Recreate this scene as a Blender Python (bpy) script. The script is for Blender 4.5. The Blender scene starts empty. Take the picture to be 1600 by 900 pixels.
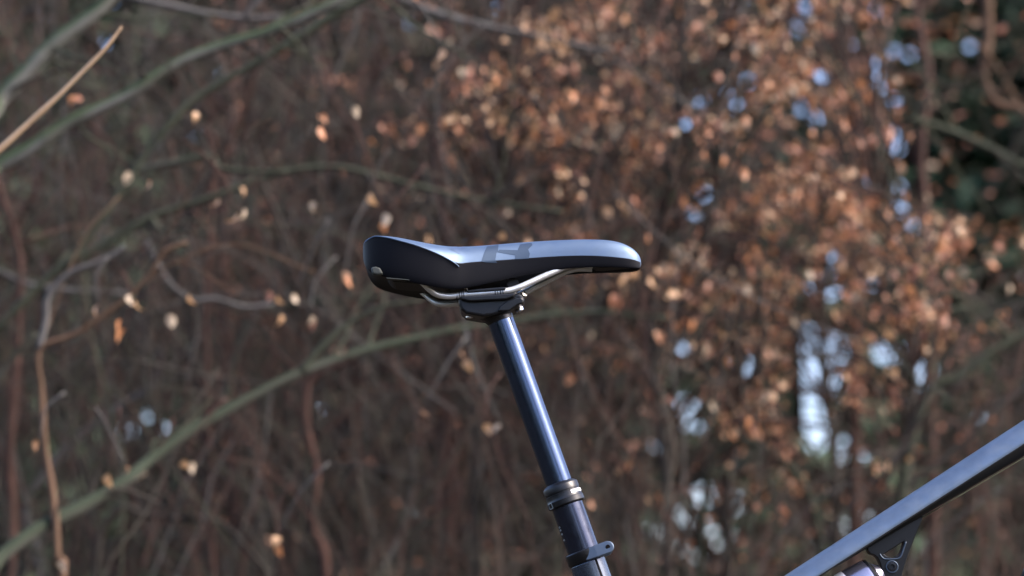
import bpy, bmesh, math, random
from mathutils import Vector, Matrix, noise
from mathutils.bvhtree import BVHTree
random.seed(7)
R = math.radians
sc = bpy.context.scene
C = sc.collection

# ------------------------------------------------------------------ camera, sky, sun, exposure
CAM = Vector((0.0, -2.33, 0.62)); PITCH = R(10.0); LENS = 85.0
cd = bpy.data.cameras.new('camera'); cam = bpy.data.objects.new('camera', cd); C.objects.link(cam)
cam.location = CAM; cam.rotation_euler = (R(90) + PITCH, 0, 0)
cd.lens = LENS; cd.sensor_width = 36; cd.clip_start = 0.05; cd.clip_end = 3000
cd.dof.use_dof = True; cd.dof.focus_distance = 2.335; cd.dof.aperture_fstop = 4.3
sc.camera = cam
w = bpy.data.worlds.new('World'); sc.world = w; w.use_nodes = True
nt = w.node_tree; nt.nodes.clear()
SUN_EL, SUN_AZ = 42.0, 106.0            # azimuth measured from +y (view direction) towards +x (right)
sky = nt.nodes.new('ShaderNodeTexSky'); sky.sky_type = 'NISHITA'; sky.sun_disc = False
sky.sun_elevation = R(SUN_EL); sky.sun_rotation = R(SUN_AZ)
sky.air_density = 1.0; sky.dust_density = 3.2; sky.ozone_density = 3.0
bg = nt.nodes.new('ShaderNodeBackground'); bg.inputs[1].default_value = 0.15
wo = nt.nodes.new('ShaderNodeOutputWorld')
tint = nt.nodes.new('ShaderNodeMix'); tint.data_type = 'RGBA'; tint.blend_type = 'MULTIPLY'; tint.inputs['Factor'].default_value = 1
tint.inputs['B'].default_value = (1.0, .935, 1.01, 1)      # the photograph's lavender balance of the sky
nt.links.new(sky.outputs[0], tint.inputs['A']); nt.links.new(tint.outputs['Result'], bg.inputs[0]); nt.links.new(bg.outputs[0], wo.inputs[0])
sl = bpy.data.lights.new('sun', 'SUN'); sl.energy = 2.1; sl.angle = R(28); sl.color = (1, .90, .76)
so = bpy.data.objects.new('sun', sl); C.objects.link(so)
sd = Vector((math.sin(R(SUN_AZ)) * math.cos(R(SUN_EL)), math.cos(R(SUN_AZ)) * math.cos(R(SUN_EL)), math.sin(R(SUN_EL))))
so.rotation_euler = sd.to_track_quat('Z', 'Y').to_euler(); so.location = (3, 3, 8)
sc.view_settings.view_transform = 'Standard'; sc.view_settings.look = 'None'
sc.view_settings.exposure = 1.78; sc.view_settings.gamma = 1.0
sc.render.engine = 'CYCLES'; sc.cycles.use_denoising = True
sc.cycles.max_bounces = 5; sc.cycles.diffuse_bounces = 2; sc.cycles.glossy_bounces = 3
sc.cycles.transmission_bounces = 3; sc.cycles.transparent_max_bounces = 4
sc.cycles.caustics_reflective = False; sc.cycles.caustics_refractive = False

# ------------------------------------------------------------------ helpers
FX = Vector((1, 0, 0)); FU = Vector((0, -math.sin(PITCH), math.cos(PITCH))); FD = Vector((0, math.cos(PITCH), math.sin(PITCH)))
KPX = 36.0 / LENS / 1600.0
def ray(px, py):
    return FD + FX * ((px - 800) * KPX) + FU * ((450 - py) * KPX)
def P(px, py, y=0.0):
    """world point on the plane y=const that is seen at a pixel of the photograph"""
    d = ray(px, py); t = (y - CAM.y) / d.y
    return CAM + d * t
def PD(px, py, D):
    return P(px, py, CAM.y + D)
def proj(p):
    v = p - CAM; z = v.dot(FD)
    if z < .05: return (-9999, -9999)
    return (800 + v.dot(FX) / z / KPX, 450 - v.dot(FU) / z / KPX)

WP = {}     # world position of every parent
def tag(o, label=None, cat=None, group=None, kind=None):
    if label: o['label'] = label
    if cat: o['category'] = cat
    if group: o['group'] = group
    if kind: o['kind'] = kind
    return o
def thing(name, label, cat, loc, group=None):
    o = bpy.data.objects.new(name, None); C.objects.link(o); o.empty_display_size = .05
    o.location = loc; WP[o] = Vector(loc)
    return tag(o, label, cat, group)
def link(name, me, parent, at=None):
    o = bpy.data.objects.new(name, me); C.objects.link(o)
    at = Vector(at) if at is not None else Vector((0, 0, 0))
    if parent:
        o.parent = parent; o.location = at - WP[parent]
    else: o.location = at
    WP[o] = at
    return o
def build(name, vf, mat, parent=None, smooth=True, kind=None, sharp=None):
    """vf in world coordinates"""
    v, f = vf
    me = bpy.data.meshes.new(name); me.from_pydata([tuple(p) for p in v], [], f)
    me.materials.append(mat)
    if smooth: me.polygons.foreach_set('use_smooth', [True] * len(me.polygons))
    if sharp is not None: me.set_sharp_from_angle(angle=R(sharp))
    me.update()
    o = link(name, me, parent)
    if kind: o['kind'] = kind
    return o
def bevel(o, wd=.0015, seg=2, ang=35):
    m = o.modifiers.new('bevel', 'BEVEL'); m.width = wd; m.segments = seg; m.limit_method = 'ANGLE'; m.angle_limit = R(ang)
    m.harden_normals = False
    return o
def subs(o, n=2):
    m = o.modifiers.new('sub', 'SUBSURF'); m.levels = n; m.render_levels = n; return o
def cat(*vfs):
    V, F = [], []
    for v, f in vfs:
        b = len(V); V += list(v); F += [tuple(i + b for i in q) for q in f]
    return V, F
def spline(pts, n):
    """Catmull-Rom through Vectors, n samples per span"""
    out = []; m = len(pts)
    for i in range(m - 1):
        p0 = pts[i - 1] if i else pts[0] * 2 - pts[1]
        p1, p2 = pts[i], pts[i + 1]
        p3 = pts[i + 2] if i + 2 < m else pts[-1] * 2 - pts[-2]
        for k in range(n):
            t = k / n
            out.append(.5 * ((2 * p1) + (p2 - p0) * t + (2 * p0 - 5 * p1 + 4 * p2 - p3) * t * t + (3 * p1 - p0 - 3 * p2 + p3) * t ** 3))
    out.append(pts[-1].copy()); return out
def tube(pts, r, n=8, cap=True):
    """r: float or list"""
    m = len(pts); rs = r if isinstance(r, (list, tuple)) else [r] * m
    if len(rs) != m: rs = [rs[0] + (rs[-1] - rs[0]) * i / (m - 1) for i in range(m)]
    V, F = [], []; up = None
    for i, p in enumerate(pts):
        t = (pts[min(i + 1, m - 1)] - pts[max(i - 1, 0)])
        t = t.normalized() if t.length > 1e-9 else Vector((0, 0, 1))
        if up is None: up = t.orthogonal().normalized()
        up = up - t * up.dot(t)
        up = up.normalized() if up.length > 1e-6 else t.orthogonal().normalized()
        b = t.cross(up)
        for k in range(n):
            a = 2 * math.pi * k / n
            V.append(p + (up * math.cos(a) + b * math.sin(a)) * rs[i])
    for i in range(m - 1):
        for k in range(n):
            F.append((i * n + k, i * n + (k + 1) % n, (i + 1) * n + (k + 1) % n, (i + 1) * n + k))
    if cap:
        F.append(tuple(range(n - 1, -1, -1))); F.append(tuple((m - 1) * n + k for k in range(n)))
    return V, F
def lathe(prof, o, ax, n=48):
    """prof [(t, r)], t metres along ax from o"""
    ax = ax.normalized(); u = Vector((0, 1, 0)) if abs(ax.y) < .9 else Vector((0, 0, 1)); u = (u - ax * u.dot(ax)).normalized(); b = ax.cross(u)
    V, F = [], []
    for t, r in prof:
        for k in range(n):
            a = 2 * math.pi * k / n
            V.append(o + ax * t + (u * math.cos(a) + b * math.sin(a)) * max(r, 1e-5))
    for i in range(len(prof) - 1):
        for k in range(n):
            F.append((i * n + k, i * n + (k + 1) % n, (i + 1) * n + (k + 1) % n, (i + 1) * n + k))
    F.append(tuple(range(n - 1, -1, -1))); F.append(tuple((len(prof) - 1) * n + k for k in range(n)))
    return V, F
def extr(front, back):
    """prism between two matching outlines of world points"""
    n = len(front); V = list(front) + list(back)
    F = [tuple(range(n)), tuple(range(2 * n - 1, n - 1, -1))] + [(k, k + n, (k + 1) % n + n, (k + 1) % n) for k in range(n)]
    return V, F
def pxprism(poly, ya, yb, yref=None):
    """outline given in photo pixels on plane yref, extruded straight in y from ya to yb"""
    yr = ya if yref is None else yref
    q = [P(x, y, yr) for x, y in poly]
    return extr([Vector((p.x, ya, p.z)) for p in q], [Vector((p.x, yb, p.z)) for p in q])
def sweep(section, o, e, up, s0=1, s1=1, n=2):
    """section [(y, h)] swept from o to e"""
    V, F = [], []; m = len(section)
    for i in range(n):
        t = i / (n - 1); c = o.lerp(e, t); s = s0 + (s1 - s0) * t
        for y, h in section: V.append(c + Vector((0, 1, 0)) * y * s + up * h * s)
    for i in range(n - 1):
        for k in range(m): F.append((i * m + k, i * m + (k + 1) % m, (i + 1) * m + (k + 1) % m, (i + 1) * m + k))
    F.append(tuple(range(m - 1, -1, -1))); F.append(tuple((n - 1) * m + k for k in range(m)))
    return V, F

# ------------------------------------------------------------------ materials
def mat(name, col, rough=.5, metal=0, spec=.5, var=0, vscale=40, bump=0, bscale=200, col2=None, coat=0, trans=0, rvar=0, ior=None, aniso=None):
    m = bpy.data.materials.new(name); m.use_nodes = True; t = m.node_tree; N = t.nodes; b = N['Principled BSDF']
    b.inputs['Base Color'].default_value = (*col, 1); b.inputs['Roughness'].default_value = rough
    b.inputs['Metallic'].default_value = metal; b.inputs['Specular IOR Level'].default_value = spec
    b.inputs['Coat Weight'].default_value = coat; b.inputs['Coat Roughness'].default_value = .15
    if ior: b.inputs['IOR'].default_value = ior
    tc = N.new('ShaderNodeTexCoord')
    if col2 or var:
        nz = N.new('ShaderNodeTexNoise'); nz.inputs['Scale'].default_value = vscale; nz.inputs['Detail'].default_value = 5
        t.links.new(tc.outputs['Object'], nz.inputs['Vector'])
        cr = N.new('ShaderNodeValToRGB'); cr.color_ramp.elements[0].position = .38; cr.color_ramp.elements[1].position = .62
        c2 = col2 if col2 else tuple(min(1, c * (1 + var)) for c in col); c1 = col if col2 else tuple(c * (1 - var) for c in col)
        cr.color_ramp.elements[0].color = (*c1, 1); cr.color_ramp.elements[1].color = (*c2, 1)
        t.links.new(nz.outputs['Fac'], cr.inputs[0]); t.links.new(cr.outputs[0], b.inputs['Base Color'])
    if rvar:
        nr = N.new('ShaderNodeTexNoise'); nr.inputs['Scale'].default_value = vscale * 1.7; nr.inputs['Detail'].default_value = 6
        t.links.new(tc.outputs['Object'], nr.inputs['Vector'])
        mr = N.new('ShaderNodeMapRange'); mr.inputs[1].default_value = .3; mr.inputs[2].default_value = .7
        mr.inputs[3].default_value = max(0, rough - rvar); mr.inputs[4].default_value = rough + rvar
        t.links.new(nr.outputs['Fac'], mr.inputs[0]); t.links.new(mr.outputs[0], b.inputs['Roughness'])
    if bump:
        nb = N.new('ShaderNodeTexNoise'); nb.inputs['Scale'].default_value = bscale; nb.inputs['Detail'].default_value = 3
        t.links.new(tc.outputs['Object'], nb.inputs['Vector'])
        bp = N.new('ShaderNodeBump'); bp.inputs['Strength'].default_value = bump; bp.inputs['Distance'].default_value = .001
        t.links.new(nb.outputs['Fac'], bp.inputs['Height']); t.links.new(bp.outputs[0], b.inputs['Normal'])
    if trans:
        tr = N.new('ShaderNodeBsdfTranslucent'); mx = N.new('ShaderNodeMixShader'); mx.inputs[0].default_value = trans
        src = b.inputs['Base Color'].links[0].from_socket if b.inputs['Base Color'].is_linked else None
        if src: t.links.new(src, tr.inputs[0])
        else: tr.inputs[0].default_value = (*col, 1)
        t.links.new(b.outputs[0], mx.inputs[1]); t.links.new(tr.outputs[0], mx.inputs[2])
        t.links.new(mx.outputs[0], N['Material Output'].inputs[0])
    return m
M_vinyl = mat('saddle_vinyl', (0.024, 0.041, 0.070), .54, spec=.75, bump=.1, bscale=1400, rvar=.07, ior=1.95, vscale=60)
M_vinyl.node_tree.nodes['Principled BSDF'].inputs['Specular Tint'].default_value = (.52, .72, 1, 1)  # blue of the sky's reflection put into the specular colour
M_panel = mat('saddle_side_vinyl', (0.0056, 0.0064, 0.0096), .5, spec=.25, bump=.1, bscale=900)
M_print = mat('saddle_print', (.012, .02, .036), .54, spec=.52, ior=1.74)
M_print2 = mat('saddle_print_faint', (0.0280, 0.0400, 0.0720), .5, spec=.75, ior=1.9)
for q_ in (M_print, M_print2): q_.node_tree.nodes['Principled BSDF'].inputs['Specular Tint'].default_value = (.5, .72, 1, 1)  # same sky-blue reflection tinted into the print
M_shell = mat('nylon_shell', (0.0096, 0.0096, 0.0096), .55, spec=.35, bump=.2, bscale=600)
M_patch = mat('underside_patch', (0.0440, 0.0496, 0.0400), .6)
M_rail = mat('rail_steel', (.86, .88, .84), .42, metal=.75, rvar=.06, vscale=120)
M_rail_print = mat('rail_marking', (.08, .1, .12), .5)
M_anod = mat('stanchion_black', (0.0624, 0.0880, 0.1400), .17, metal=.92, spec=.8, rvar=.04, vscale=90, ior=1.9)
M_post = mat('post_body_black', (0.0360, 0.0440, 0.0680), .2, metal=.8, spec=.6, rvar=.05, vscale=90, ior=1.9)
M_blackm = mat('black_alloy', (0.0072, 0.0076, 0.0080), .34, metal=.1, spec=.5, rvar=.06, vscale=150)
M_clamp = mat('clamp_lit_grey', (0.0800, 0.1080, 0.1440), .42, metal=.6, spec=.6, rvar=.06, vscale=150)  # lighter than the black ring: light on ear and rim put into colour
M_bolt = mat('bolt_steel', (.75, .72, .66), .25, metal=1)
M_white = mat('white_marking', (.62, .62, .66), .5)
M_greyp = mat('grey_marking', (.3, .31, .28), .6)
M_frame = mat('frame_paint', (0.1280, 0.1720, 0.2200), .42, metal=.7, spec=.7, rvar=.1, vscale=45, col2=(0.1600, 0.2080, 0.2600), bump=.12, bscale=700, ior=1.9)
M_seat = mat('seat_tube_paint', (0.0560, 0.0720, 0.0960), .25, metal=.6, spec=.6, rvar=.05, vscale=160, ior=1.8)
M_under = mat('frame_shade_hose_black', (0.0096, 0.0104, 0.0096), .55, spec=.3)  # underside's shade put into the frame colour; also plain black for the hose
M_edge = mat('frame_olive_line', (.20, .21, .12), .5)
M_shock = mat('shock_can', (0.3200, 0.3200, 0.4000), .25, metal=.9, spec=.6)
M_rubber = mat('tyre_rubber', (.018, .018, .018), .8, bump=.4, bscale=150)
M_chrome = mat('spoke_steel', (.4, .4, .42), .3, metal=1)
M_hole = mat('dark_recess', (.004, .004, .005), .8, spec=.1)

def bark(name, a, b2, moss=None, mscale=12):
    m = mat(name, a, .85, spec=.2, vscale=mscale, col2=b2, bump=.6, bscale=90)
    if moss:
        t = m.node_tree; N = t.nodes; b = N['Principled BSDF']; src = b.inputs['Base Color'].links[0].from_socket
        g = N.new('ShaderNodeNewGeometry'); sx = N.new('ShaderNodeSeparateXYZ'); t.links.new(g.outputs['Normal'], sx.inputs[0])
        nz = N.new('ShaderNodeTexNoise'); nz.inputs['Scale'].default_value = 5
        tc = N.new('ShaderNodeTexCoord'); t.links.new(tc.outputs['Object'], nz.inputs[0])
        ad = N.new('ShaderNodeMath'); ad.operation = 'MULTIPLY_ADD'; ad.inputs[1].default_value = .35; t.links.new(sx.outputs['Z'], ad.inputs[0]); t.links.new(nz.outputs['Fac'], ad.inputs[2])
        cr = N.new('ShaderNodeValToRGB'); cr.color_ramp.elements[0].position = .45; cr.color_ramp.elements[1].position = .6
        t.links.new(ad.outputs[0], cr.inputs[0])
        mx = N.new('ShaderNodeMix'); mx.data_type = 'RGBA'; mx.inputs['B'].default_value = (*moss, 1)
        t.links.new(cr.outputs[0], mx.inputs['Factor']); t.links.new(src, mx.inputs['A']); t.links.new(mx.outputs['Result'], b.inputs['Base Color'])
    return m
K_moss = bark('mossy_bark', (0.0435, 0.0413, 0.0323), (0.0750, 0.0750, 0.0622), (0.0240, 0.0338, 0.0173))
K_olive = bark('olive_bark', (0.0320, 0.0340, 0.0258), (0.0490, 0.0510, 0.0415), (0.0231, 0.0313, 0.0190))
K_mossl = bark('pale_mossy_bark', (.075, .076, .058), (.17, .17, .15), (.04, .06, .028), 9)
K_grey = bark('grey_bark', (0.0676, 0.0624, 0.0572), (0.1092, 0.1040, 0.0962))
K_red = bark('red_brown_bark', (0.0446, 0.0245, 0.0187), (0.0756, 0.0410, 0.0310))
K_tan = bark('tan_bark', (0.2880, 0.1944, 0.1152), (0.3600, 0.2592, 0.1656))
K_orange = bark('orange_bark', (0.0770, 0.0468, 0.0275), (0.1100, 0.0660, 0.0413))
K_straw = bark('dry_straw_bark', (0.0408, 0.0360, 0.0292), (0.0714, 0.0626, 0.0496))
K_brown = bark('brown_bark', (0.0197, 0.0167, 0.0136), (0.0394, 0.0340, 0.0272))
K_dark = bark('dark_bark', (0.0224, 0.0210, 0.0140), (0.0350, 0.0329, 0.0231))
K_green = bark('green_twig', (0.0288, 0.0346, 0.0223), (0.0518, 0.0562, 0.0360))
LEAF = [mat('leaf_tan', (0.464, 0.264, 0.122), .45, spec=.8, vscale=70, col2=(0.568, 0.344, 0.175), trans=.3),
        mat('leaf_orange', (0.482, 0.192, 0.076), .45, spec=.7, vscale=70, col2=(0.568, 0.256, 0.106), trans=.35),
        mat('leaf_rust', (0.361, 0.144, 0.076), .45, spec=.7, vscale=70, col2=(0.464, 0.208, 0.114), trans=.3),
        mat('leaf_brown', (0.172, 0.088, 0.042), .5, spec=.6, vscale=70, col2=(0.258, 0.144, 0.076), trans=.3),
        mat('leaf_pale', (0.430, 0.320, 0.213), .5, spec=.6, vscale=70, col2=(0.533, 0.424, 0.289), trans=.3)]
M_needle = mat('spruce_needles', (0.0224, 0.0440, 0.0224), .7, spec=.3, vscale=3, col2=(0.0360, 0.0640, 0.0320))
M_dead = mat('dead_foliage', (0.0192, 0.0176, 0.0112), .8, spec=.2, vscale=3, col2=(0.0288, 0.0264, 0.0160))

# ------------------------------------------------------------------ ground
GS = math.tan(R(4.1))
def gz(x, y):
    """ground height: a gentle slope up to the right, rising a little behind the thicket"""
    s = max(-6, min(6, x)) * GS * .95 - .02
    return s + .04 * noise.noise(Vector((x * .5, y * .5, 0))) * min(1, max(0, (abs(y) - .5)))
def ground():
    xs = [-1500, -400, -120, -40, -20, -12] + [i * .75 for i in range(-12, 13)] + [12, 20, 40, 120, 400, 1500]
    ys = [-1500, -400, -120, -40, -20, -10, -6] + [i * .75 for i in range(-5, 28)] + [26, 40, 80, 200, 600, 1500]
    V = [Vector((x, y, gz(x, y))) for y in ys for x in xs]; n = len(xs)
    F = [(j * n + i, j * n + i + 1, (j + 1) * n + i + 1, (j + 1) * n + i) for j in range(len(ys) - 1) for i in range(n - 1)]
    m = mat('forest_soil', (.018, .015, .011), .95, spec=.05, vscale=2.2, col2=(.032, .026, .018), bump=.8, bscale=30)
    return build('ground', (V, F), m, kind='structure')
ground()

# ------------------------------------------------------------------ mountain bike
BG = P(779, 492, 0); BE = P(897, 820, 0)
AX = (BE - BG).normalized()                      # down the seat post
PERP = Vector((AX.z * -1, 0, AX.x)); PERP = PERP if PERP.x > 0 else -PERP   # to the right and up
def on_axis(py):
    """distance along the axis from BG for a photo row"""
    a, b = BG, BE
    lo, hi = -.3, 1.2
    for _ in range(40):
        mid = (lo + hi) / 2
        if proj(BG + AX * mid)[1] < py: lo = mid
        else: hi = mid
    return lo
BB = BG + AX * .70
rear_axle = BB + Vector((-.431, 0, -.012)); front_axle = BB + Vector((.705, 0, .068))
ground_z0 = BB.z + 0  # wheels touch the slope
WR = .368
bike = thing('mountain_bike', 'black full suspension mountain bike with slim saddle raised on a dropper seat post', 'bicycle', (BB.x, 0, 0))

# --- saddle
saddle_st = [  # px, top silhouette, crease, bottom, half width mm
    (567, 383, 386, 400, 29), (572, 374, 376.5, 419, 41), (585, 368, 369.5, 429.5, 49), (603, 368.3, 370.8, 433, 53), (622, 370.3, 375.3, 437, 55), (650, 376, 383, 443, 54), (680, 381.5, 394.5, 449, 50),
    (700, 383.8, 404.5, 452, 45), (717, 384.3, 413, 452, 40.5), (730, 384, 410.2, 450, 37), (755, 382.6, 408.4, 446, 33), (800, 378.8, 405.5, 434, 26), (850, 375.2, 401.5, 424.5, 22.5),
    (900, 373.2, 399, 418, 21), (940, 373.2, 400, 417.6, 20), (965, 376.2, 402.3, 418, 18), (984, 384, 404.5, 419, 15), (996, 394, 407.5, 419.3, 10.5), (1002, 405, 411.5, 418.5, 5)]
def saddle_mesh():
    V, F = [], []; rows = []
    for (x, yt, yc, yb, wm) in saddle_st:
        wd = wm / 1000
        h = yc - yt
        S1 = P(x, yt + .50 * h, -.93 * wd); S2 = P(x, yt + .14 * h, -.76 * wd); T = P(x, yt, -.5 * wd)
        CR = P(x, yc, -wd); W1 = P(x, yc + .12 * (yb - yc), -.985 * wd); B = P(x, yb - .10 * (yb - yc), -.87 * wd); B2 = P(x, yb, -.80 * wd)
        X = T.x
        dip = .0025 if x < 900 else .0008
        half = [(0, T.z - dip), (-.25 * wd, T.z - dip * .3), (-.5 * wd, T.z), (-.76 * wd, S2.z), (-.93 * wd, S1.z), (-wd, CR.z), (-.985 * wd, W1.z), (-.87 * wd, B.z), (-.80 * wd, B2.z), (-.6 * wd, B2.z + .005), (0, B2.z + .008)]
        ring = half + [(-a, b) for a, b in reversed(half[1:-1])]
        rows.append(len(V)); V += [Vector((X, a, b)) for a, b in ring]
    n = len(ring)
    for i in range(len(rows) - 1):
        for k in range(n): F.append((rows[i] + k, rows[i] + (k + 1) % n, rows[i + 1] + (k + 1) % n, rows[i + 1] + k))
    F.append(tuple(range(n - 1, -1, -1))); F.append(tuple(rows[-1] + k for k in range(n)))
    return V, F, n
sv, sf, sn = saddle_mesh()
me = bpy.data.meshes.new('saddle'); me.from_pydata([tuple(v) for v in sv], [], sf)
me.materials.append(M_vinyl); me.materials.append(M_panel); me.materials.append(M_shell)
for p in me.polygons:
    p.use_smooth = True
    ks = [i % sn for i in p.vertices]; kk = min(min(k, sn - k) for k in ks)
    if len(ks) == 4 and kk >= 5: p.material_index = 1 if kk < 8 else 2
cre = me.attributes.new('crease_edge', 'FLOAT', 'EDGE')
for e in me.edges:
    a, b = e.vertices; ka, kb = a % sn, b % sn
    if ka == kb and (ka in (5, sn - 5)):
        cre.data[e.index].value = .95 if min(a, b) // sn < 9 else .8
    if ka == kb and (ka in (8, sn - 8)): cre.data[e.index].value = .7
me.update()
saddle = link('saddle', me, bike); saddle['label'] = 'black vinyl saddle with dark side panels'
subs(saddle, 3)
bpy.context.view_layer.update()
dg = bpy.context.evaluated_depsgraph_get(); ev = saddle.evaluated_get(dg)
em = ev.to_mesh(); bvh = BVHTree.FromPolygons([ev.matrix_world @ v.co for v in em.vertices], [tuple(p.vertices) for p in em.polygons]); ev.to_mesh_clear()
def in_poly(x, y, poly):
    c = False; j = len(poly) - 1
    for i in range(len(poly)):
        xi, yi = poly[i]; xj, yj = poly[j]
        if (yi > y) != (yj > y) and x < (xj - xi) * (y - yi) / (yj - yi) + xi: c = not c
        j = i
    return c
def decal(name, poly, m, step=.6, lift=.00025, parent=saddle, tree=None):
    """a thin printed skin lying on the saddle surface"""
    tree = tree or bvh
    bm = bmesh.new(); vs = [bm.verts.new((x, y, 0)) for x, y in poly]; f = bm.faces.new(vs)
    xs = [p[0] for p in poly]; ys = [p[1] for p in poly]
    a = math.ceil(min(xs) / 2) * 2
    while a < max(xs):
        bmesh.ops.bisect_plane(bm, geom=bm.verts[:] + bm.edges[:] + bm.faces[:], plane_co=(a, 0, 0), plane_no=(1, 0, 0)); a += 2
    a = math.ceil(min(ys) / 1.5) * 1.5
    while a < max(ys):
        bmesh.ops.bisect_plane(bm, geom=bm.verts[:] + bm.edges[:] + bm.faces[:], plane_co=(0, a, 0), plane_no=(0, 1, 0)); a += 1.5
    bm.verts.index_update(); V, bad = [], set()
    for v in bm.verts:
        d = ray(v.co.x, v.co.y).normalized(); h, nrm, _, _ = tree.ray_cast(CAM, d)
        if h is None: bad.add(v.index); V.append(Vector((0, 0, 0)))
        else:
            if nrm.dot(d) > 0: nrm = -nrm
            V.append(h + nrm * lift)
    F = [tuple(v.index for v in f.verts) for f in bm.faces if not any(v.index in bad for v in f.verts)]
    F = [f[::-1] for f in F]
    used = sorted({i for f in F for i in f}); mp = {o: i for i, o in enumerate(used)}
    bm.free()
    return build(name, ([V[i] for i in used], [tuple(mp[i] for i in f) for f in F]), m, parent)
def z1(p): return [(680 + x / 8.889, 366 + y / 8.889) for x, y in p]
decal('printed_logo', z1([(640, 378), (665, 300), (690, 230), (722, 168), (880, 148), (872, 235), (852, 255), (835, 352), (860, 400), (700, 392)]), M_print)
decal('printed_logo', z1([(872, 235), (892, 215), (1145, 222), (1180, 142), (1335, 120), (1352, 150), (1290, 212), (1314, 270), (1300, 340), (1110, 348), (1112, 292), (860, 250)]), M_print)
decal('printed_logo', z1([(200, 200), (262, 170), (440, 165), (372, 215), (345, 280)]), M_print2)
# seam piping along the side panels, near and far
pp = [P(x, yc + .2, -wm / 1000 - .0004) for (x, yt, yc, yb, wm) in saddle_st[1:8]] + [P(711, 411.5, -.0427), P(717, 417, -.0400)]
pl = spline(pp, 6)
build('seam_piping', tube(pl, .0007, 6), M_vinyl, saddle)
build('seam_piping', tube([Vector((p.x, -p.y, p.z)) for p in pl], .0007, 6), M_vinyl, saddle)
# nylon base hanging under the back, paler grey-green plate, rail sockets
o = build('base_shell', pxprism([(592, 424), (604, 434), (611, 444), (618, 446.5), (662, 450.5), (700, 458), (705, 440), (640, 420)], -.024, .024, 0), M_shell, saddle, smooth=False); bevel(o, .003, 3)
o = build('base_shell', pxprism([(908, 410), (932, 420.5), (944, 421), (972, 418.5), (985, 418), (985, 412)], -.010, .010, 0), M_shell, saddle, smooth=False); bevel(o, .0015, 2)
o = build('rear_underside_plate', pxprism([(579, 418), (586, 415.5), (594, 418), (599, 428), (590, 429.5), (581, 428)], -.0485, -.038, -.0485), M_patch, saddle, smooth=False); bevel(o, .002, 3)
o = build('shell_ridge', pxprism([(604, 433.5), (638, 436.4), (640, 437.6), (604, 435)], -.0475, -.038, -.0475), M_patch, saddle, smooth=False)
# rails
rp = [(646, 431.5, 36), (652, 434.5, 35), (661, 442, 33), (671, 452, 30), (682, 459.5, 26.5), (694, 462.3, 24), (706, 462.5, 22.5), (722, 460.8, 22), (745, 459, 22), (770, 457, 22), (787, 455.3, 22), (800, 453, 21.5), (815, 447.5, 21), (835, 438.5, 19), (858, 428, 16.5), (880, 418.3, 14), (894, 414.3, 12.5), (908, 413.2, 11), (926, 414.5, 9.5)]
rl = spline([P(x, y, -q / 1000) for x, y, q in rp], 5)
rail = build('rail', tube(rl, .0031, 14), M_rail, saddle)
rail2 = build('rail', tube([Vector((p.x, -p.y, p.z)) for p in rl], .0031, 14), M_rail, saddle)
for (a, b_) in ((712, 715), (717, 719), (721, 722.5), (724, 725.5), (773, 774.5), (777, 778), (781, 783), (785, 786.5)):    # etched ticks on the near rail
    k0 = min(range(len(rl)), key=lambda i: abs(proj(rl[i])[0] - a)); c0 = P(a, proj(rl[k0])[1], -.022); c1 = P(b_, proj(rl[k0])[1] - .1, -.022)
    build('rail_marking', tube([c0, c1], 0.00322, 14, False), M_rail_print, rail)

# --- seat post
post = thing('seat_post', None, None, BG); del_keys = None
post.parent = bike; post.location = BG - WP[bike]; WP[post] = BG.copy(); post['label'] = 'black dropper seat post'
r_st = .0129
t_top = on_axis(484); t_col = on_axis(757)
build('stanchion', lathe([(t_top, r_st * .9), (t_top + .001, r_st), (t_col + .012, r_st)], BG, AX), M_anod, post, sharp=40)
c0 = t_col - .0015
build('collar', lathe([(c0, .0134), (c0 + .0008, .0150), (c0 + .0026, .0170), (c0 + .0036, .0175), (c0 + .0090, .0175), (c0 + .0094, .0169), (c0 + .0104, .0169), (c0 + .0108, .0174), (c0 + .0145, .0175), (c0 + .0165, .0180), (c0 + .0170, .0184), (c0 + .0215, .0184), (c0 + .0225, .0178), (c0 + .0232, .0160)], BG, AX, 64), M_blackm, post, sharp=28)
t_cl = on_axis(869)
build('lower_tube', lathe([(c0 + .0233, .0154), (t_cl, .0154), (t_cl + .15, .0154)], BG, AX), M_post, post, sharp=40)
# curved printed patches: angle 0 = towards the camera, positive to the right
def patch(name, t0, t1, a0, a1, r, m, parent, steps=8):
    u = Vector((0, -1, 0)); V, F = [], []
    for i in range(steps + 1):
        a = R(a0 + (a1 - a0) * i / steps); d = u * math.cos(a) + PERP * math.sin(a)
        V += [BG + AX * t0 + d * r, BG + AX * t1 + d * r]
    for i in range(steps): F.append((2 * i, 2 * i + 1, 2 * i + 3, 2 * i + 2))
    return build(name, (V, F), m, parent)
patch('white_band_mark', c0 + .0110, c0 + .0142, 24, 82, .01785, M_white, post)
for (ta, tb, aa, ab) in ((.0165, .0172, -66, -48), (.0215, .0222, -66, -48), (.0165, .0222, -66, -63), (.0165, .0222, -51, -48)):
    patch('square_mark', c0 + ta, c0 + tb, aa, ab, .0188, M_greyp, post, 4)
for ta in (.040, .043, .047, .053):
    patch('lettering', c0 + ta, c0 + ta + .0016, -74, -62, .01555, M_greyp, post, 3)
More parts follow.
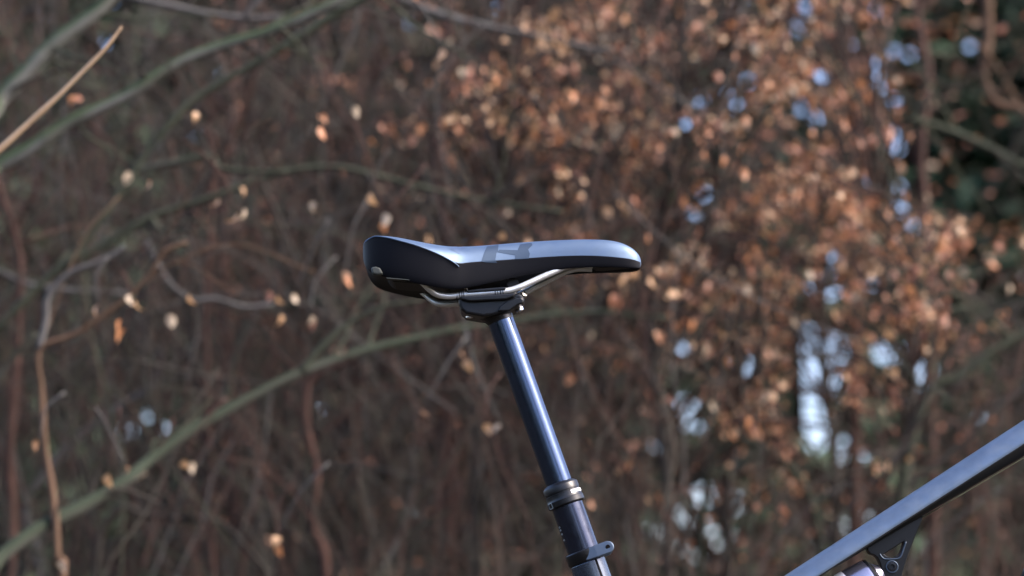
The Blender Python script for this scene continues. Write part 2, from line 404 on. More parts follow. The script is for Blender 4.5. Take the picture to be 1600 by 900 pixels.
# head: lower cradle, upper clamp, bolts
yb0 = .0265
o = build('rail_cradle', pxprism([(716, 464.5), (812, 457.5), (819, 464), (819.5, 472), (812, 477), (804, 481), (797, 486), (768, 493), (754, 494.5), (743, 492.5), (728, 490), (720, 483), (717, 474)], -.0215, .0215, -.0215), M_blackm, post, smooth=False)
bevel(o, .003, 3)
o = build('rail_cradle', pxprism([(718, 463.5), (806, 457.5), (803, 464), (790, 468), (735, 471), (721, 468)], -yb0, yb0, -yb0), M_blackm, post, smooth=False); bevel(o, .0015, 2)
# neck that swells out of the tube
V, F = [], []
NK = ((503, .0130, .0130, 0), (498, .0138, .0136, -.0006), (493, .0152, .0145, -.0018), (487, .0168, .0158, -.0032), (478, .019, .017, -.004))
for (py_, ra, ry, off) in NK:
    for k in range(32):
        a = 2 * math.pi * k / 32; V.append(BG + AX * on_axis(py_) + PERP * off + PERP * math.cos(a) * ra + Vector((0, 1, 0)) * math.sin(a) * ry)
for i in range(4):
    for k in range(32): F.append((i * 32 + k, i * 32 + (k + 1) % 32, (i + 1) * 32 + (k + 1) % 32, (i + 1) * 32 + k))
V2 = V
build('post_neck', (V, F), M_blackm, post)
o = build('upper_clamp', pxprism([(728, 453), (787, 448.3), (791, 449.5), (789, 453), (731, 457)], -yb0, yb0, -yb0), M_blackm, post, smooth=False); bevel(o, .0008, 2)
o = build('barrel_nut', tube([P(801, 443.5, -.014) * 1, Vector((P(801, 443.5, -.014).x, .014, P(801, 443.5, -.014).z))], .0062, 18), M_shell, post, sharp=40); bevel(o, .0008, 2)
o = build('ear_lobe', pxprism([(777, 487), (781, 479), (792, 471), (805, 466), (814, 465), (818, 468), (817, 474), (808, 478), (795, 487)], -.0240, -.017, -.0215), M_blackm, post, smooth=False); bevel(o, .0032, 4)
for (xa, ya, xb, yb_) in ((798, 440, 812.5, 487), (727, 450, 735, 497)):
    a = P(xa, ya, -.004); b = P(xb, yb_, -.004); d = (b - a).normalized(); L = (b - a).length
    o = build('clamp_bolt', lathe([(0, .0022), (L - .005, .0022), (L - .005, .0042), (L - .0008, .0043), (L, .0034)], a, d, 20), M_bolt, post, sharp=35)
a = P(816, 463.5, -.015); o = build('bolt_washer', lathe([(0, .0030), (.0015, .0034), (.0045, .0034), (.005, .002)], a, Vector((.5, -.6, .62)), 20), M_bolt, post, sharp=40)

# --- seat clamp with ear and hole
clampo = build('seat_clamp', lathe([(t_cl - .0058, .0156), (t_cl - .0056, .0176), (t_cl - .0046, .0185), (t_cl + .0046, .0185), (t_cl + .0056, .0178), (t_cl + .0058, .0160)], BG, AX, 56), M_blackm, bike, sharp=40)
def axpt(u, t, y): return BG + PERP * u + AX * t + Vector((0, y, 0))
ear = []
for k in range(13):
    a = R(-90 + 180 * k / 12); ear.append(((.0222 + .0060 * math.cos(a)), .0060 * math.sin(a)))
ear = [(-.002, -.0056), (.010, -.0060)] + ear + [(.010, .0060), (-.002, .0056)]
fr = [axpt(u, t_cl + t, (-.0178 if u < .005 else -.0190) - t * .16) for u, t in ear]; bk = [axpt(u, t_cl + t, -.0125) for u, t in ear]
o = build('clamp_ear', extr(fr, bk), M_clamp, clampo, smooth=False); bevel(o, .0014, 3)
fr2 = [Vector((p.x, .0125, p.z)) for p in fr]; bk2 = [Vector((p.x, .0192, p.z)) for p in fr]
o = build('clamp_ear', extr(fr2, bk2), M_clamp, clampo, smooth=False); bevel(o, .0014, 3)
hc = axpt(.0222, t_cl, -.0191)
build('bolt_hole', lathe([(0, .0023), (.0001, .0023)], hc, Vector((0, -1, 0)), 20), M_hole, clampo, smooth=False)
build('clamp_bolt', tube([axpt(.0222, t_cl, -.0125), axpt(.0222, t_cl, .0125)], .0022, 12), M_bolt, clampo)

# --- frame
frame = thing('frame', None, None, BB); frame.parent = bike; frame.location = BB - WP[bike]; frame['label'] = 'satin black frame'
# seat tube, with a dark split at the front
build('seat_tube', lathe([(t_cl + .0059, .0163), (t_cl + .0070, .0172), (t_cl + .0073, .0172), (t_cl + .010, .0172), (t_cl + .06, .0172), (.64, .019), (.70, .021)], BG, AX), M_seat, frame, sharp=40)
patch('seat_tube_slot', t_cl + .0055, t_cl + .04, 22, 30, .01735, M_hole, frame, 2)
# top tube
TU0, TU1 = P(1230, 900, 0), P(1600, 661, 0)
def tt_pt(x, y, dep=-.0): return P(x, y, dep)
d_tt = (TU1 - TU0).normalized(); up_tt = Vector((-d_tt.z, 0, d_tt.x))
def tt_sect(h_top, h_cr, h_bot, wd):
    # relative to the axis through the crease height
    half = [(0, h_top + .0004), (-.30 * wd, h_top), (-.58 * wd, h_top - .0022), (-.76 * wd, h_top - .0054), (-.90 * wd, h_top - .0100), (-.975 * wd, h_cr + .0035), (-wd, h_cr), (-.975 * wd, h_cr - .0015), (-.80 * wd, h_bot + .003), (-.6 * wd, h_bot + .0004), (0, h_bot)]
    return half + [(-a, b) for a, b in reversed(half[1:-1])]
def tt_frame(px):
    """heights measured from the photo at column px: top edge, crease, bottom"""
    yt = 900 - (px - 1230) * .646; ycr = 898.5 - (px - 1281) * .6427 if px > 1281 else 898.5 - (px - 1281) * .6427
    th = 36 + (px - 1304) * .058
    return yt, ycr, yt + th
rows = []; V, F = [], []
wd = .0205
stations = [1040, 1100, 1170, 1230, 1290, 1350, 1410, 1470, 1530, 1600, 1680, 1780, 1880, 1965]
for px in stations:
    yt, ycr, yb = tt_frame(px)
    if px < 1230: ycr = yt + 19; yb = yt + 33
    T = P(px, yt, -.3 * wd); K = P(px, ycr, -wd); B = P(px, yb, -.7 * wd)
    X = K.x; hT = T.z; hC = K.z; hB = B.z
    # perpendicular section through (X, hC): move along the tube so that the section stands square
    base = Vector((X, 0, hC)); cosv = up_tt.z
    sec = tt_sect((hT - hC) * cosv, 0, (hB - hC) * cosv, wd)
    rows.append(len(V)); V += [base + Vector((0, a, 0)) + up_tt * b for a, b in sec]
    n = len(sec)
for i in range(len(rows) - 1):
    for k in range(n): F.append((rows[i] + k, rows[i] + (k + 1) % n, rows[i + 1] + (k + 1) % n, rows[i + 1] + k))
F.append(tuple(range(n - 1, -1, -1))); F.append(tuple(rows[-1] + k for k in range(n)))
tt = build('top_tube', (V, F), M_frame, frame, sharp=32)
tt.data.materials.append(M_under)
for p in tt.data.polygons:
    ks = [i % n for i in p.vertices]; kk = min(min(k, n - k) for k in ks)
    if kk >= 6 and len(ks) == 4: p.material_index = 1  # faces below the crease take the shade colour
tt_end = V[rows[-1]] * .5 + V[rows[-1] + n // 2] * .5
tt_start = V[rows[0]] * .5 + V[rows[0] + n // 2] * .5
el = [P(x, tt_frame(x)[2] + 1.1, -.008) for x in (1441, 1500, 1560, 1600, 1660)]
build('edge_line', tube(el, .0006, 6), M_edge, tt)
# shock mount under the top tube, with its triangular window
def z6(p): return [(1300 + x / 9, 800 + y / 9) for x, y in p]
outer = z6([(500, 540), (540, 585), (600, 602), (650, 650), (690, 745), (702, 850), (720, 960), (800, 1040), (960, 1010), (1000, 830), (1080, 580), (1180, 320), (1262, 128), (1290, 40), (900, 250), (500, 500)])
hole = z6([(735, 592), (1012, 412), (1003, 460), (965, 568), (922, 614), (850, 640), (778, 624)])
bm = bmesh.new()
def addloop(pts, y):
    vs = [bm.verts.new(P(x, yy, -.007).xz.to_3d() if False else (P(x, yy, -.007).x, y, P(x, yy, -.007).z)) for x, yy in pts]
    return vs, [bm.edges.new((vs[i], vs[(i + 1) % len(vs)])) for i in range(len(vs))]
vo, eo = addloop(outer, -.007); vh, eh = addloop(hole, -.007)
bmesh.ops.triangle_fill(bm, edges=eo + eh, use_beauty=True, use_dissolve=False)
ext = bmesh.ops.extrude_face_region(bm, geom=bm.faces[:])
for g in ext['geom']:
    if isinstance(g, bmesh.types.BMVert): g.co.y = .007
bmesh.ops.recalc_face_normals(bm, faces=bm.faces[:])
bmesh.ops.dissolve_limit(bm, angle_limit=R(1), verts=bm.verts[:], edges=bm.edges[:])
bme = bpy.data.meshes.new('shock_mount'); bm.to_mesh(bme); bm.free(); bme.materials.append(M_blackm)
mount = link('shock_mount', bme, frame); bevel(mount, .0008, 2, 40)
rim = [P(x, y, -.0075) for x, y in z6([(672, 590), (700, 632), (742, 660), (850, 664), (935, 652), (975, 610), (1008, 520), (1042, 418)])]
build('window_rim', tube(spline(rim, 5), .0008, 8), M_clamp, mount)
pc = P(1393.9, 885.6, -.008)
ringp = [(pc.x + math.cos(a) * .0054, pc.z + math.sin(a) * .0054) for a in [2 * math.pi * k / 32 for k in range(33)]]
build('pivot_ring', tube([Vector((x, -.0078, z)) for x, z in ringp], .0008, 8, False), M_clamp, mount)
build('pivot_bolt', lathe([(0, .0048), (.002, .0044), (.0022, .0026), (.0004, .0024), (.0003, .0001)], Vector((pc.x, -.007, pc.z)), Vector((0, -1, 0)), 32), M_blackm, mount, sharp=30)
# shock
shock_ax = (P(1300, 940, 0) - P(1394, 886, 0)).normalized(); s0 = Vector((pc.x, 0, pc.z))
shock = build('rear_shock', lathe([(.010, .008), (.015, .012), (.0165, .0125), (.020, .0185), (.024, .0200), (.062, .0200), (.066, .0190), (.067, .0105), (.10, .0105), (.100, .006), (.19, .006), (.19, .012), (.215, .012), (.22, .008)], s0, shock_ax, 40), M_shock, bike, sharp=30)
build('shock_eyelet', tube([s0 + Vector((0, -.0069, 0)), s0 + Vector((0, .0069, 0))], .009, 24), M_blackm, shock)
build('shock_ring', lathe([(.0155, .0130), (.019, .0192), (.0205, .0195), (.0208, .0187)], s0, shock_ax, 40), M_blackm, shock, sharp=30)
u_s = Vector((-shock_ax.z, 0, shock_ax.x)); u_s = u_s if u_s.z > 0 else -u_s
V, F = [], []
for i in range(9):
    a = R(-35 + 60 * i / 8); d = u_s * math.cos(a - R(30)) + Vector((0, -1, 0)) * math.sin(R(30) - a) * -1
    d = u_s * math.cos(R(i * 8)) + Vector((0, -1, 0)) * math.sin(R(i * 8))
    V += [s0 + shock_ax * .044 + d * .0202, s0 + shock_ax * .052 + d * .0202]
for i in range(8): F.append((2 * i, 2 * i + 1, 2 * i + 3, 2 * i + 2))
build('white_sticker', (V, F), M_white, shock)
# head tube, down tube, seat mast foot, swingarm
ht_top = Vector((tt_end.x + .012, 0, tt_end.z + .03)); hd = Vector((.32, 0, -.947)).normalized(); ht_bot = ht_top + hd * .125
build('head_tube', lathe([(0, .024), (.004, .026), (.02, .024), (.09, .026), (.121, .030), (.125, .028)], ht_top, hd), M_frame, frame, sharp=40)
dt = spline([ht_bot - hd * .02, P(1730, 752, 0), P(1648, 893, 0), P(1592, 991, 0), BB + Vector((.02, 0, .015))], 6)
build('down_tube', tube(dt, [.027] * len(dt), 24), M_frame, frame)
hose = spline([ht_top + Vector((.03, -.03, 0)), P(1760, 690, -.02), P(1640, 868, -.024), P(1588, 960, -.02), BB + Vector((.0, -.03, .03))], 8)
build('bottom_bracket', tube([BB + Vector((0, -.045, 0)), BB + Vector((0, .045, 0))], .023, 24), M_frame, frame)
for s in (-1, 1):
    build('chain_stay', tube([BB + Vector((-.02, s * .03, 0)), rear_axle + Vector((.05, s * .065, .005)), rear_axle + Vector((0, s * .07, 0))], [.016, .012, .014], 12), M_frame, frame)
    build('seat_stay', tube([rear_axle + Vector((0, s * .07, 0)), BB + Vector((-.18, s * .05, .20)), BG + AX * .48 + Vector((-.01, s * .03, 0))], [.011, .010, .013], 12), M_frame, frame)
rock = BG + AX * .48
build('rocker_link', tube([rock, s0 + shock_ax * .21], [.014, .012], 12), M_blackm, frame)
build('hose', tube(hose, .0025, 8), M_under, frame)
# cranks
crank = build('crankset', cat(tube([BB + Vector((0, -.055, 0)), BB + Vector((.12, -.07, -.12))], [.014, .010], 10), tube([BB + Vector((0, .055, 0)), BB + Vector((-.12, .07, .12))], [.014, .010], 10), lathe([(0, .062), (.003, .064), (.004, .02)], BB + Vector((0, -.048, 0)), Vector((0, -1, 0)), 36)), M_blackm, bike, sharp=40)
for s in (-1, 1):
    pc2 = BB + Vector((-.12 * s * -1 * -1, s * .115, .12 * s)) if False else BB + Vector((.12 * -s, s * .115, .12 * s))
    o = build('pedal', extr([pc2 + Vector((a, b, -.008)) for a, b in ((-.05, -.045), (.05, -.045), (.05, .045), (-.05, .045))], [pc2 + Vector((a, b, .008)) for a, b in ((-.05, -.045), (.05, -.045), (.05, .045), (-.05, .045))]), M_blackm, crank, smooth=False); bevel(o, .004, 2)
# fork, bars
fork = build('fork', tube([ht_top - hd * .03, ht_bot + hd * .03], .016, 16), M_blackm, bike)
build('fork_crown', tube([ht_bot + hd * .02 + Vector((0, -.075, 0)), ht_bot + hd * .02 + Vector((0, .075, 0))], .022, 12), M_blackm, fork)
for s in (-1, 1):
    a = ht_bot + hd * .01 + Vector((0, s * .066, 0)); b = front_axle + Vector((-.02, s * .066, .01))
    build('fork_leg', tube([a, a.lerp(b, .35), a.lerp(b, .36), b + (b - a).normalized() * .02], [.0175, .0175, .024, .022], 16), M_blackm, fork)
stem_o = ht_top - hd * .025
bar = spline([stem_o + Vector((.01, -.39, .045)), stem_o + Vector((.035, -.18, .035)), stem_o + Vector((.05, -.04, .01)), stem_o + Vector((.05, .04, .01)), stem_o + Vector((.035, .18, .035)), stem_o + Vector((.01, .39, .045))], 6)
hb = build('handlebar', tube(bar, .014, 14), M_blackm, bike)
build('stem', tube([stem_o, stem_o + Vector((.05, 0, .01))], .02, 14), M_blackm, hb)
for s in (-1, 1):
    g = [p for p in bar if s * p.y > .27]; build('grip', tube(g, .0165, 14), M_rubber, hb)
# wheels
def wheel(c):
    V, F = [], []; n, m = 72, 10
    for i in range(n):
        a = 2 * math.pi * i / n; d = Vector((math.cos(a), 0, math.sin(a)))
        for k in range(m):
            b = 2 * math.pi * k / m; V.append(c + d * (WR - .028 + .028 * math.cos(b)) + Vector((0, .028 * math.sin(b), 0)))
    for i in range(n):
        for k in range(m): F.append((i * m + k, i * m + (k + 1) % m, (i + 1) % n * m + (k + 1) % m, (i + 1) % n * m + k))
    wh = build('wheel', lathe([(-.03, .018), (-.03, .03), (-.02, .018), (.02, .018), (.03, .03), (.03, .018)], c, Vector((0, 1, 0)), 24), M_blackm, bike)
    build('tyre', (V, F), M_rubber, wh)
    ring = [c + Vector((math.cos(2 * math.pi * i / n), 0, math.sin(2 * math.pi * i / n))) * (WR - .062) for i in range(n + 1)]
    build('rim', tube(ring, .013, 8, False), M_blackm, wh)
    for i in range(28):
        a = 2 * math.pi * i / 28; s = 1 if i % 2 else -1; a2 = a + (.9 if i % 4 < 2 else -.9)
        build('spoke', tube([c + Vector((math.cos(a2) * .028, s * .03, math.sin(a2) * .028)), c + Vector((math.cos(a), 0, math.sin(a))) * (WR - .065)], .001, 4), M_chrome, wh)
    build('brake_disc', lathe([(0, .09), (.0018, .09)], c + Vector((0, .04, 0)), Vector((0, 1, 0)), 36), M_chrome, wh, smooth=False)
wheel(rear_axle); wheel(front_axle)

# ------------------------------------------------------------------ branches, stems, leaves
def leaf_mesh(name, m, L, W, curl, fold, seed):
    """a dry curled leaf: 2 x 5 quads, pointed oval, folded along the midrib"""
    rnd = random.Random(seed); V, F = [], []; n = 6
    for i in range(n + 1):
        t = i / n; wd = W * math.sin(math.pi * min(1, t ** .8 * .97 + .02)) * .5; a = curl * t
        x = L * (math.sin(a) / curl if curl else t); z = -L * ((1 - math.cos(a)) / curl)
        j = rnd.uniform(-.08, .08) * W
        for s in (-1, 0, 1): V.append(Vector((x, s * wd + (j if s else 0), z + abs(s) * wd * fold)))
    for i in range(n):
        for s in range(2): F.append((i * 3 + s, i * 3 + s + 1, (i + 1) * 3 + s + 1, (i + 1) * 3 + s))
    me = bpy.data.meshes.new(name); me.from_pydata([tuple(v) for v in V], [], F); me.materials.append(m)
    me.polygons.foreach_set('use_smooth', [True] * len(me.polygons)); me.update(); return me
LM = []
for mi, m in enumerate(LEAF):
    LM.append([leaf_mesh('leaf', m, .034, .021, random.uniform(.8, 2.2), random.uniform(.3, .9), k) for k in range(3)])
def add_leaf(parent, p, mi, s=1.0, rnd=random):
    o = link('leaf', rnd.choice(LM[mi]), parent, p)
    o.rotation_euler = (rnd.uniform(-.8, .8), rnd.uniform(.4, 1.9), rnd.uniform(-math.pi, math.pi)); o.scale = (s * rnd.uniform(.8, 1.2),) * 3
    return o
def limb(pts, D, r0, r1, jit=.0, n=6, sides=8, start=None):
    """pts in photo pixels at distance D (single or per point); radii in photo pixels"""
    Ds = D if isinstance(D, (list, tuple)) else [D] * len(pts)
    w = [PD(x, y, d) for (x, y), d in zip(pts, Ds)]
    if start: w = list(start) + w
    c = spline(w, n); k = KPX * (sum(Ds) / len(Ds))
    m = len(c); rs = []
    r0 *= 1.2; r1 *= 1.2
    for i, p in enumerate(c):
        rr = (r0 + (r1 - r0) * i / (m - 1)) * k * (1 + .22 * noise.noise(p * 9) + .22 * max(0, noise.noise(p * 31 + Vector((5, 5, 5)))))
        rs.append(rr)
        if jit: c[i] = p + Vector((noise.noise(p * 5), noise.noise(p * 5 + Vector((9, 0, 0))), noise.noise(p * 5 + Vector((0, 9, 0))))) * jit
    return tube(c, rs, sides), c

def hole_list():
    H = []
    for x, y, r in [(1257, 530, 13), (1300, 548, 15), (1285, 575, 12), (1262, 575, 12), (1288, 600, 13), (1258, 632, 16), (1264, 645, 12), (1272, 672, 13), (1275, 690, 9), (1312, 560, 8), (1310, 600, 6), (1300, 620, 6), (1250, 605, 9), (1245, 570, 8),
                    (1382, 549, 10), (1394, 549, 10), (1440, 581, 12), (1446, 562, 8), (1436, 600, 6), (1160, 568, 9), (1073, 632, 9), (1073, 660, 8), (1092, 668, 5), (1100, 773, 10), (1245, 28, 10), (1246, 45, 8), (1260, 10, 6), (1155, 2, 7), (1330, 73, 7),
                    (1283, 118, 9), (1277, 125, 5), (1168, 127, 7), (1275, 186, 8), (1093, 157, 8), (1139, 149, 6), (1151, 166, 6), (1070, 196, 7), (1250, 160, 6), (1252, 172, 5), (1398, 80, 6), (1421, 86, 7), (1368, 100, 7), (1368, 120, 8), (1378, 138, 5), (1515, 73, 6),
                    (1402, 231, 8), (1399, 208, 6), (1397, 157, 6), (1358, 290, 7), (1405, 290, 7), (1406, 326, 8), (1427, 353, 6), (1086, 332, 7), (1100, 305, 6), (1106, 300, 5), (1298, 403, 7), (1293, 428, 7), (1264, 452, 7), (1278, 440, 6), (1292, 466, 6), (1303, 456, 7), (1362, 445, 5),
                    (1312, 713, 8), (1317, 690, 5), (1350, 713, 5), (1321, 820, 8), (1355, 808, 5), (1062, 800, 7), (1072, 812, 6), (1100, 815, 6), (1112, 830, 6), (1062, 858, 6), (1010, 830, 6), (1032, 832, 6), (1120, 850, 5), (1150, 772, 6), (1150, 795, 6), (1148, 838, 4), (1090, 870, 6),
                    (163, 66, 7), (172, -4, 12), (195, 675, 8), (207, 673, 6), (232, 650, 7), (258, 670, 6), (264, 672, 4), (125, 587, 6), (498, 640, 5), (20, 874, 5), (1530, 655, 7), (1063, 540, 6), (1068, 548, 5), (780, 12, 5), (1370, 15, 5), (345, 118, 3), (1240, 880, 5), (1480, 640, 4), (730, 388, 3)]:
        H.append((x, y, r * (.75 if x < 500 else 1.6 if (r >= 9 and y > 480) else .95 if y < 480 else 1.0)))
    return H
HOLES = hole_list()
def near_gap(px, py, m=0):
    return any((px - hx) ** 2 + (py - hy) ** 2 < (hr + m) ** 2 for hx, hy, hr in HOLES)
# mossy tree left of the frame whose long limbs reach in
tx = PD(-420, 700, 4.1); troot = Vector((tx.x, tx.y, gz(tx.x, tx.y)))
mtree = thing('mossy_tree', 'leaning tree at the left edge, its long mossy green limbs reaching behind the saddle', 'tree', troot)
trk = spline([troot - Vector((0, 0, .1)), troot + Vector((-.02, 0, .8)), troot + Vector((.02, .05, 1.8)), troot + Vector((-.1, .1, 3.2)), troot + Vector((-.05, 0, 4.6))], 8)
build('trunk', tube(trk, [.075, .02], 14), K_moss, mtree)
def tr_at(z):
    return min(trk, key=lambda p: abs(p.z - z)).copy()
limbs = [
    ([(-60, 300), (0, 262), (60, 228), (120, 188), (200, 148), (280, 98), (350, 70), (430, 46), (520, 6), (620, -60)], 3.9, 11, 6, K_mossl),
    ([(-60, 215), (0, 152), (50, 105), (90, 66), (150, 18), (210, -40)], 3.9, 12, 9, K_mossl),
    ([(-80, 930), (0, 872), (60, 828), (130, 790), (200, 750), (235, 722), (300, 672), (380, 626), (470, 581), (560, 550), (640, 530), (720, 511), (850, 495), (960, 488)], [3.8 + .05 * i for i in range(14)], 10, 4, K_olive),
    ([(-80, 590), (-20, 530), (30, 480), (90, 422), (170, 380), (240, 340), (330, 308), (400, 280), (450, 268), (520, 262), (600, 276), (700, 300), (790, 318), (880, 332)], [4.3] * 14, 6, 2, K_green),
]
mm = []
for pts, D, a, b, m in limbs:
    first = PD(*pts[0], D if not isinstance(D, list) else D[0]); vf, c = limb(pts, D, a, b, .006, start=[tr_at(first.z - .15)])
    mm.append(build('limb', vf, m, mtree))
    for k in range(9):
        i = int(len(c) * random.uniform(.25, .97)); p = c[i]; t = (c[min(i + 1, len(c) - 1)] - c[i - 1]).normalized()
        dd = (t * .8 + Vector((random.uniform(-.4, .4), random.uniform(-.5, .5), random.choice((-1, 1)) * random.uniform(.3, .9)))).normalized() * random.uniform(.08, .24)
        q = [p]
        for j in range(4): q.append(q[-1] + dd / 4 + Vector((random.uniform(-.02, .02), random.uniform(-.02, .02), random.uniform(-.02, .02))))
        build('twig', tube(spline(q, 3), [.0034, .0012], 6), random.choice((K_green, K_brown)), mtree)
sub = [
    ([(590, -20), (540, 12), (480, 50), (400, 96), (335, 134), (290, 165), (250, 212), (215, 262), (190, 300), (150, 355), (100, 420)], 4.1, 6, 4, K_green),
    ([(470, 581), (500, 545), (545, 505), (600, 478), (660, 470)], 4.0, 5, 2, K_green),
    ([(205, 268), (260, 256), (325, 244), (345, 262), (400, 268), (450, 268)], 4.2, 5, 3, K_moss),
    ([(60, 545), (70, 500), (74, 462), (105, 428), (140, 414), (175, 398), (195, 385)], 3.9, 4.5, 4, K_grey),
    ([(230, 378), (262, 440), (300, 468), (335, 466), (380, 478), (425, 474)], 4.3, 4, 3, K_grey),
    ([(190, -5), (260, 10), (330, 24), (390, 30), (450, 26)], 4.3, 5, 3, K_grey),
    ([(384, 28), (400, 8), (425, -18)], 4.2, 4.5, 4, K_grey),
    ([(310, -30), (295, 12), (270, 45), (235, 85), (190, 120)], 4.4, 4, 2.5, K_brown),
    ([(600, -12), (680, 20), (750, 40), (830, 56), (905, 72), (960, 78)], 4.6, 6, 3, K_grey),
    ([(-40, 400), (30, 440), (90, 452), (160, 455), (210, 460)], 4.6, 5, 3, K_grey),
    ([(-30, 620), (20, 560), (60, 520)], 4.3, 5, 4, K_moss),
    ([(350, 640), (380, 520), (440, 480), (520, 470), (600, 462)], 4.9, 5, 3, K_green),
    ([(1050, 498), (900, 486), (820, 480)], 4.7, 3, 2, K_moss),
]
for pts, D, a, b, m in sub:
    vf, c = limb(pts, D, a, b, .005); build('branch', vf, m, mtree)
left_leaves = [(555, 165, 4), (500, 180, 1), (503, 198, 1), (305, 175, 0), (200, 268, 4), (232, 281, 0), (380, 325, 4), (370, 333, 0), (376, 293, 0), (340, 310, 0), (492, 316, 4), (602, 332, 4), (600, 345, 1), (578, 302, 0), (118, 150, 1),
    (205, 460, 4), (212, 468, 0), (155, 477, 0), (190, 500, 1), (196, 515, 1), (265, 491, 4), (295, 460, 0), (420, 455, 2), (435, 462, 0), (460, 459, 4), (438, 491, 0), (487, 493, 4), (484, 502, 2), (225, 731, 4), (168, 740, 0), (197, 728, 3),
    (300, 722, 4), (288, 718, 0), (434, 838, 0), (436, 852, 1), (88, 880, 4), (62, 690, 3), (660, 640, 3), (783, 664, 4), (757, 662, 0), (545, 430, 1), (540, 425, 3), (730, 562, 0), (725, 545, 3), (120, 147, 2), (784, 362, 0), (690, 75, 0), (700, 455, 2)]
for x, y, mi in left_leaves:
    D = random.uniform(3.6, 4.1); lp = PD(x, y, D); add_leaf(mtree, lp, mi, .68)
    e = lp + Vector((random.uniform(-.09, .09), random.uniform(-.05, .05), random.uniform(.07, .16)))
    build('twig', tube(spline([lp, lp.lerp(e, .5) + Vector((random.uniform(-.015, .015), 0, .012)), e], 4), [.0009, .0022], 5), random.choice((K_brown, K_red, K_grey)), mtree)

# tan shoot, closest to the camera, upper left
r0 = PD(-260, 900, 2.95); r0 = Vector((r0.x, r0.y, gz(r0.x, r0.y)))
sh = thing('bare_shoot', 'single smooth tan shoot rising at the upper left edge of the thicket', 'shoot', r0)
vf, c = limb([(-170, 420), (-60, 285), (0, 233), (40, 196), (90, 150), (122, 118), (160, 80), (178, 58), (190, 42)], 2.85, 6.2, 1.6, .001, start=[r0 - Vector((0, 0, .05)), r0 + Vector((-.02, 0, .5))], n=8)
build('stem', vf, K_tan, sh)

# single brambles and climbing stems, each a plant of its own
brambles = [
    ('orange bramble cane at the left with a bend and pale dried leaves on it', [(92, 960), (90, 880), (84, 780), (72, 690), (64, 610), (60, 546), (110, 520), (160, 486), (205, 452), (232, 420), (252, 392), (290, 374)], 3.9, 5, 3, K_orange),
    ('reddish stem along the left edge beside the mossy limbs', [(10, 960), (18, 700), (28, 520), (34, 430), (22, 360), (-2, 290), (-20, 200)], 4.6, 6, 4, K_red),
    ('forked red-brown stem standing under the long green limb', [(505, 960), (488, 820), (492, 740), (478, 670), (480, 610), (500, 585), (560, 560)], 4.7, 7, 4, K_red),
    ('dull brown stem left of centre behind the pale leaves', [(340, 960), (325, 700), (318, 620), (298, 530), (296, 450), (302, 360), (318, 260), (330, 200)], 5.6, 9, 6, K_brown),
    ('thin red stem rising straight through the upper left', [(380, 960), (360, 600), (352, 300), (364, 150), (371, 60), (372, -40)], 5.4, 6, 6, K_red),
    ('curled red tendril hooking over in the upper left', [(330, 960), (322, 500), (334, 240), (324, 208), (330, 184), (350, 172), (362, 178)], 4.9, 4, 3, K_red),
    ('red-brown stem behind the tail of the saddle', [(700, 960), (704, 500), (690, 300), (684, 200), (700, 120), (690, -40)], 6.0, 9, 7, K_red),
    ('orange stem bending right at the upper right edge', [(1700, 960), (1660, 300), (1600, 180), (1566, 168), (1545, 150), (1535, 108), (1546, 50), (1540, -40)], 5.6, 7, 7, K_orange),
    ('dark red stem left of the orange bent stem', [(1460, 960), (1450, 400), (1440, 250), (1448, 120), (1436, 30), (1440, -40)], 6.0, 8, 6, K_red),
    ('grey-green cane slanting down to the right at the upper right', [(1380, 184), (1450, 196), (1520, 222), (1590, 256), (1700, 320), (1760, 960)], 5.4, 6, 6, K_green),
    ('mossy cane slanting up behind the top tube', [(1400, 960), (1440, 640), (1500, 590), (1560, 545), (1640, 500)], 5.0, 7, 5, K_green),
    ('russet stem at the centre right among the leaves', [(1330, 960), (1335, 500), (1330, 330), (1338, 200), (1325, 110), (1320, -40)], 6.2, 9, 7, K_red),
    ('arched olive cane between seat post and top tube', [(1090, 960), (1100, 760), (1130, 700), (1170, 690), (1230, 730), (1270, 800), (1290, 960)], 5.2, 6, 4, K_green),
    ('pale brown cane crossing the lower left corner', [(150, 960), (180, 800), (230, 803), (300, 812), (350, 822), (420, 900)], 4.6, 5, 4, K_brown),
    ('leaning grey cane in the lower left', [(60, 960), (40, 800), (100, 700), (180, 640), (240, 600), (255, 540)], 5.0, 4, 3, K_grey),
]
for lab, pts, D, a, b, m in brambles:
    q = [PD(x, y, D) for x, y in pts]; e = 0 if q[0].z < q[-1].z else -1
    g = q[e]; root = Vector((g.x + random.uniform(-.1, .1), g.y, gz(g.x, g.y)))
    th = thing('bramble_cane', lab, 'bramble', root, 'canes standing in the thicket')
    if e: pts = pts[::-1]
    vf, c = limb(pts, D, a, b, .008, start=[root - Vector((0, 0, .03))]); build('stem', vf, m, th)
    # side twigs
    for k in range(5):
        p = c[int(len(c) * random.uniform(.35, .95))]; d = Vector((random.choice((-1, 1)) * random.uniform(.1, .3), random.uniform(-.15, .15), random.uniform(.0, .3)))
        build('twig', tube(spline([p, p + d * .5 + Vector((0, 0, .05)), p + d], 4), [b * KPX * D * .6, .0012], 5), m, th)

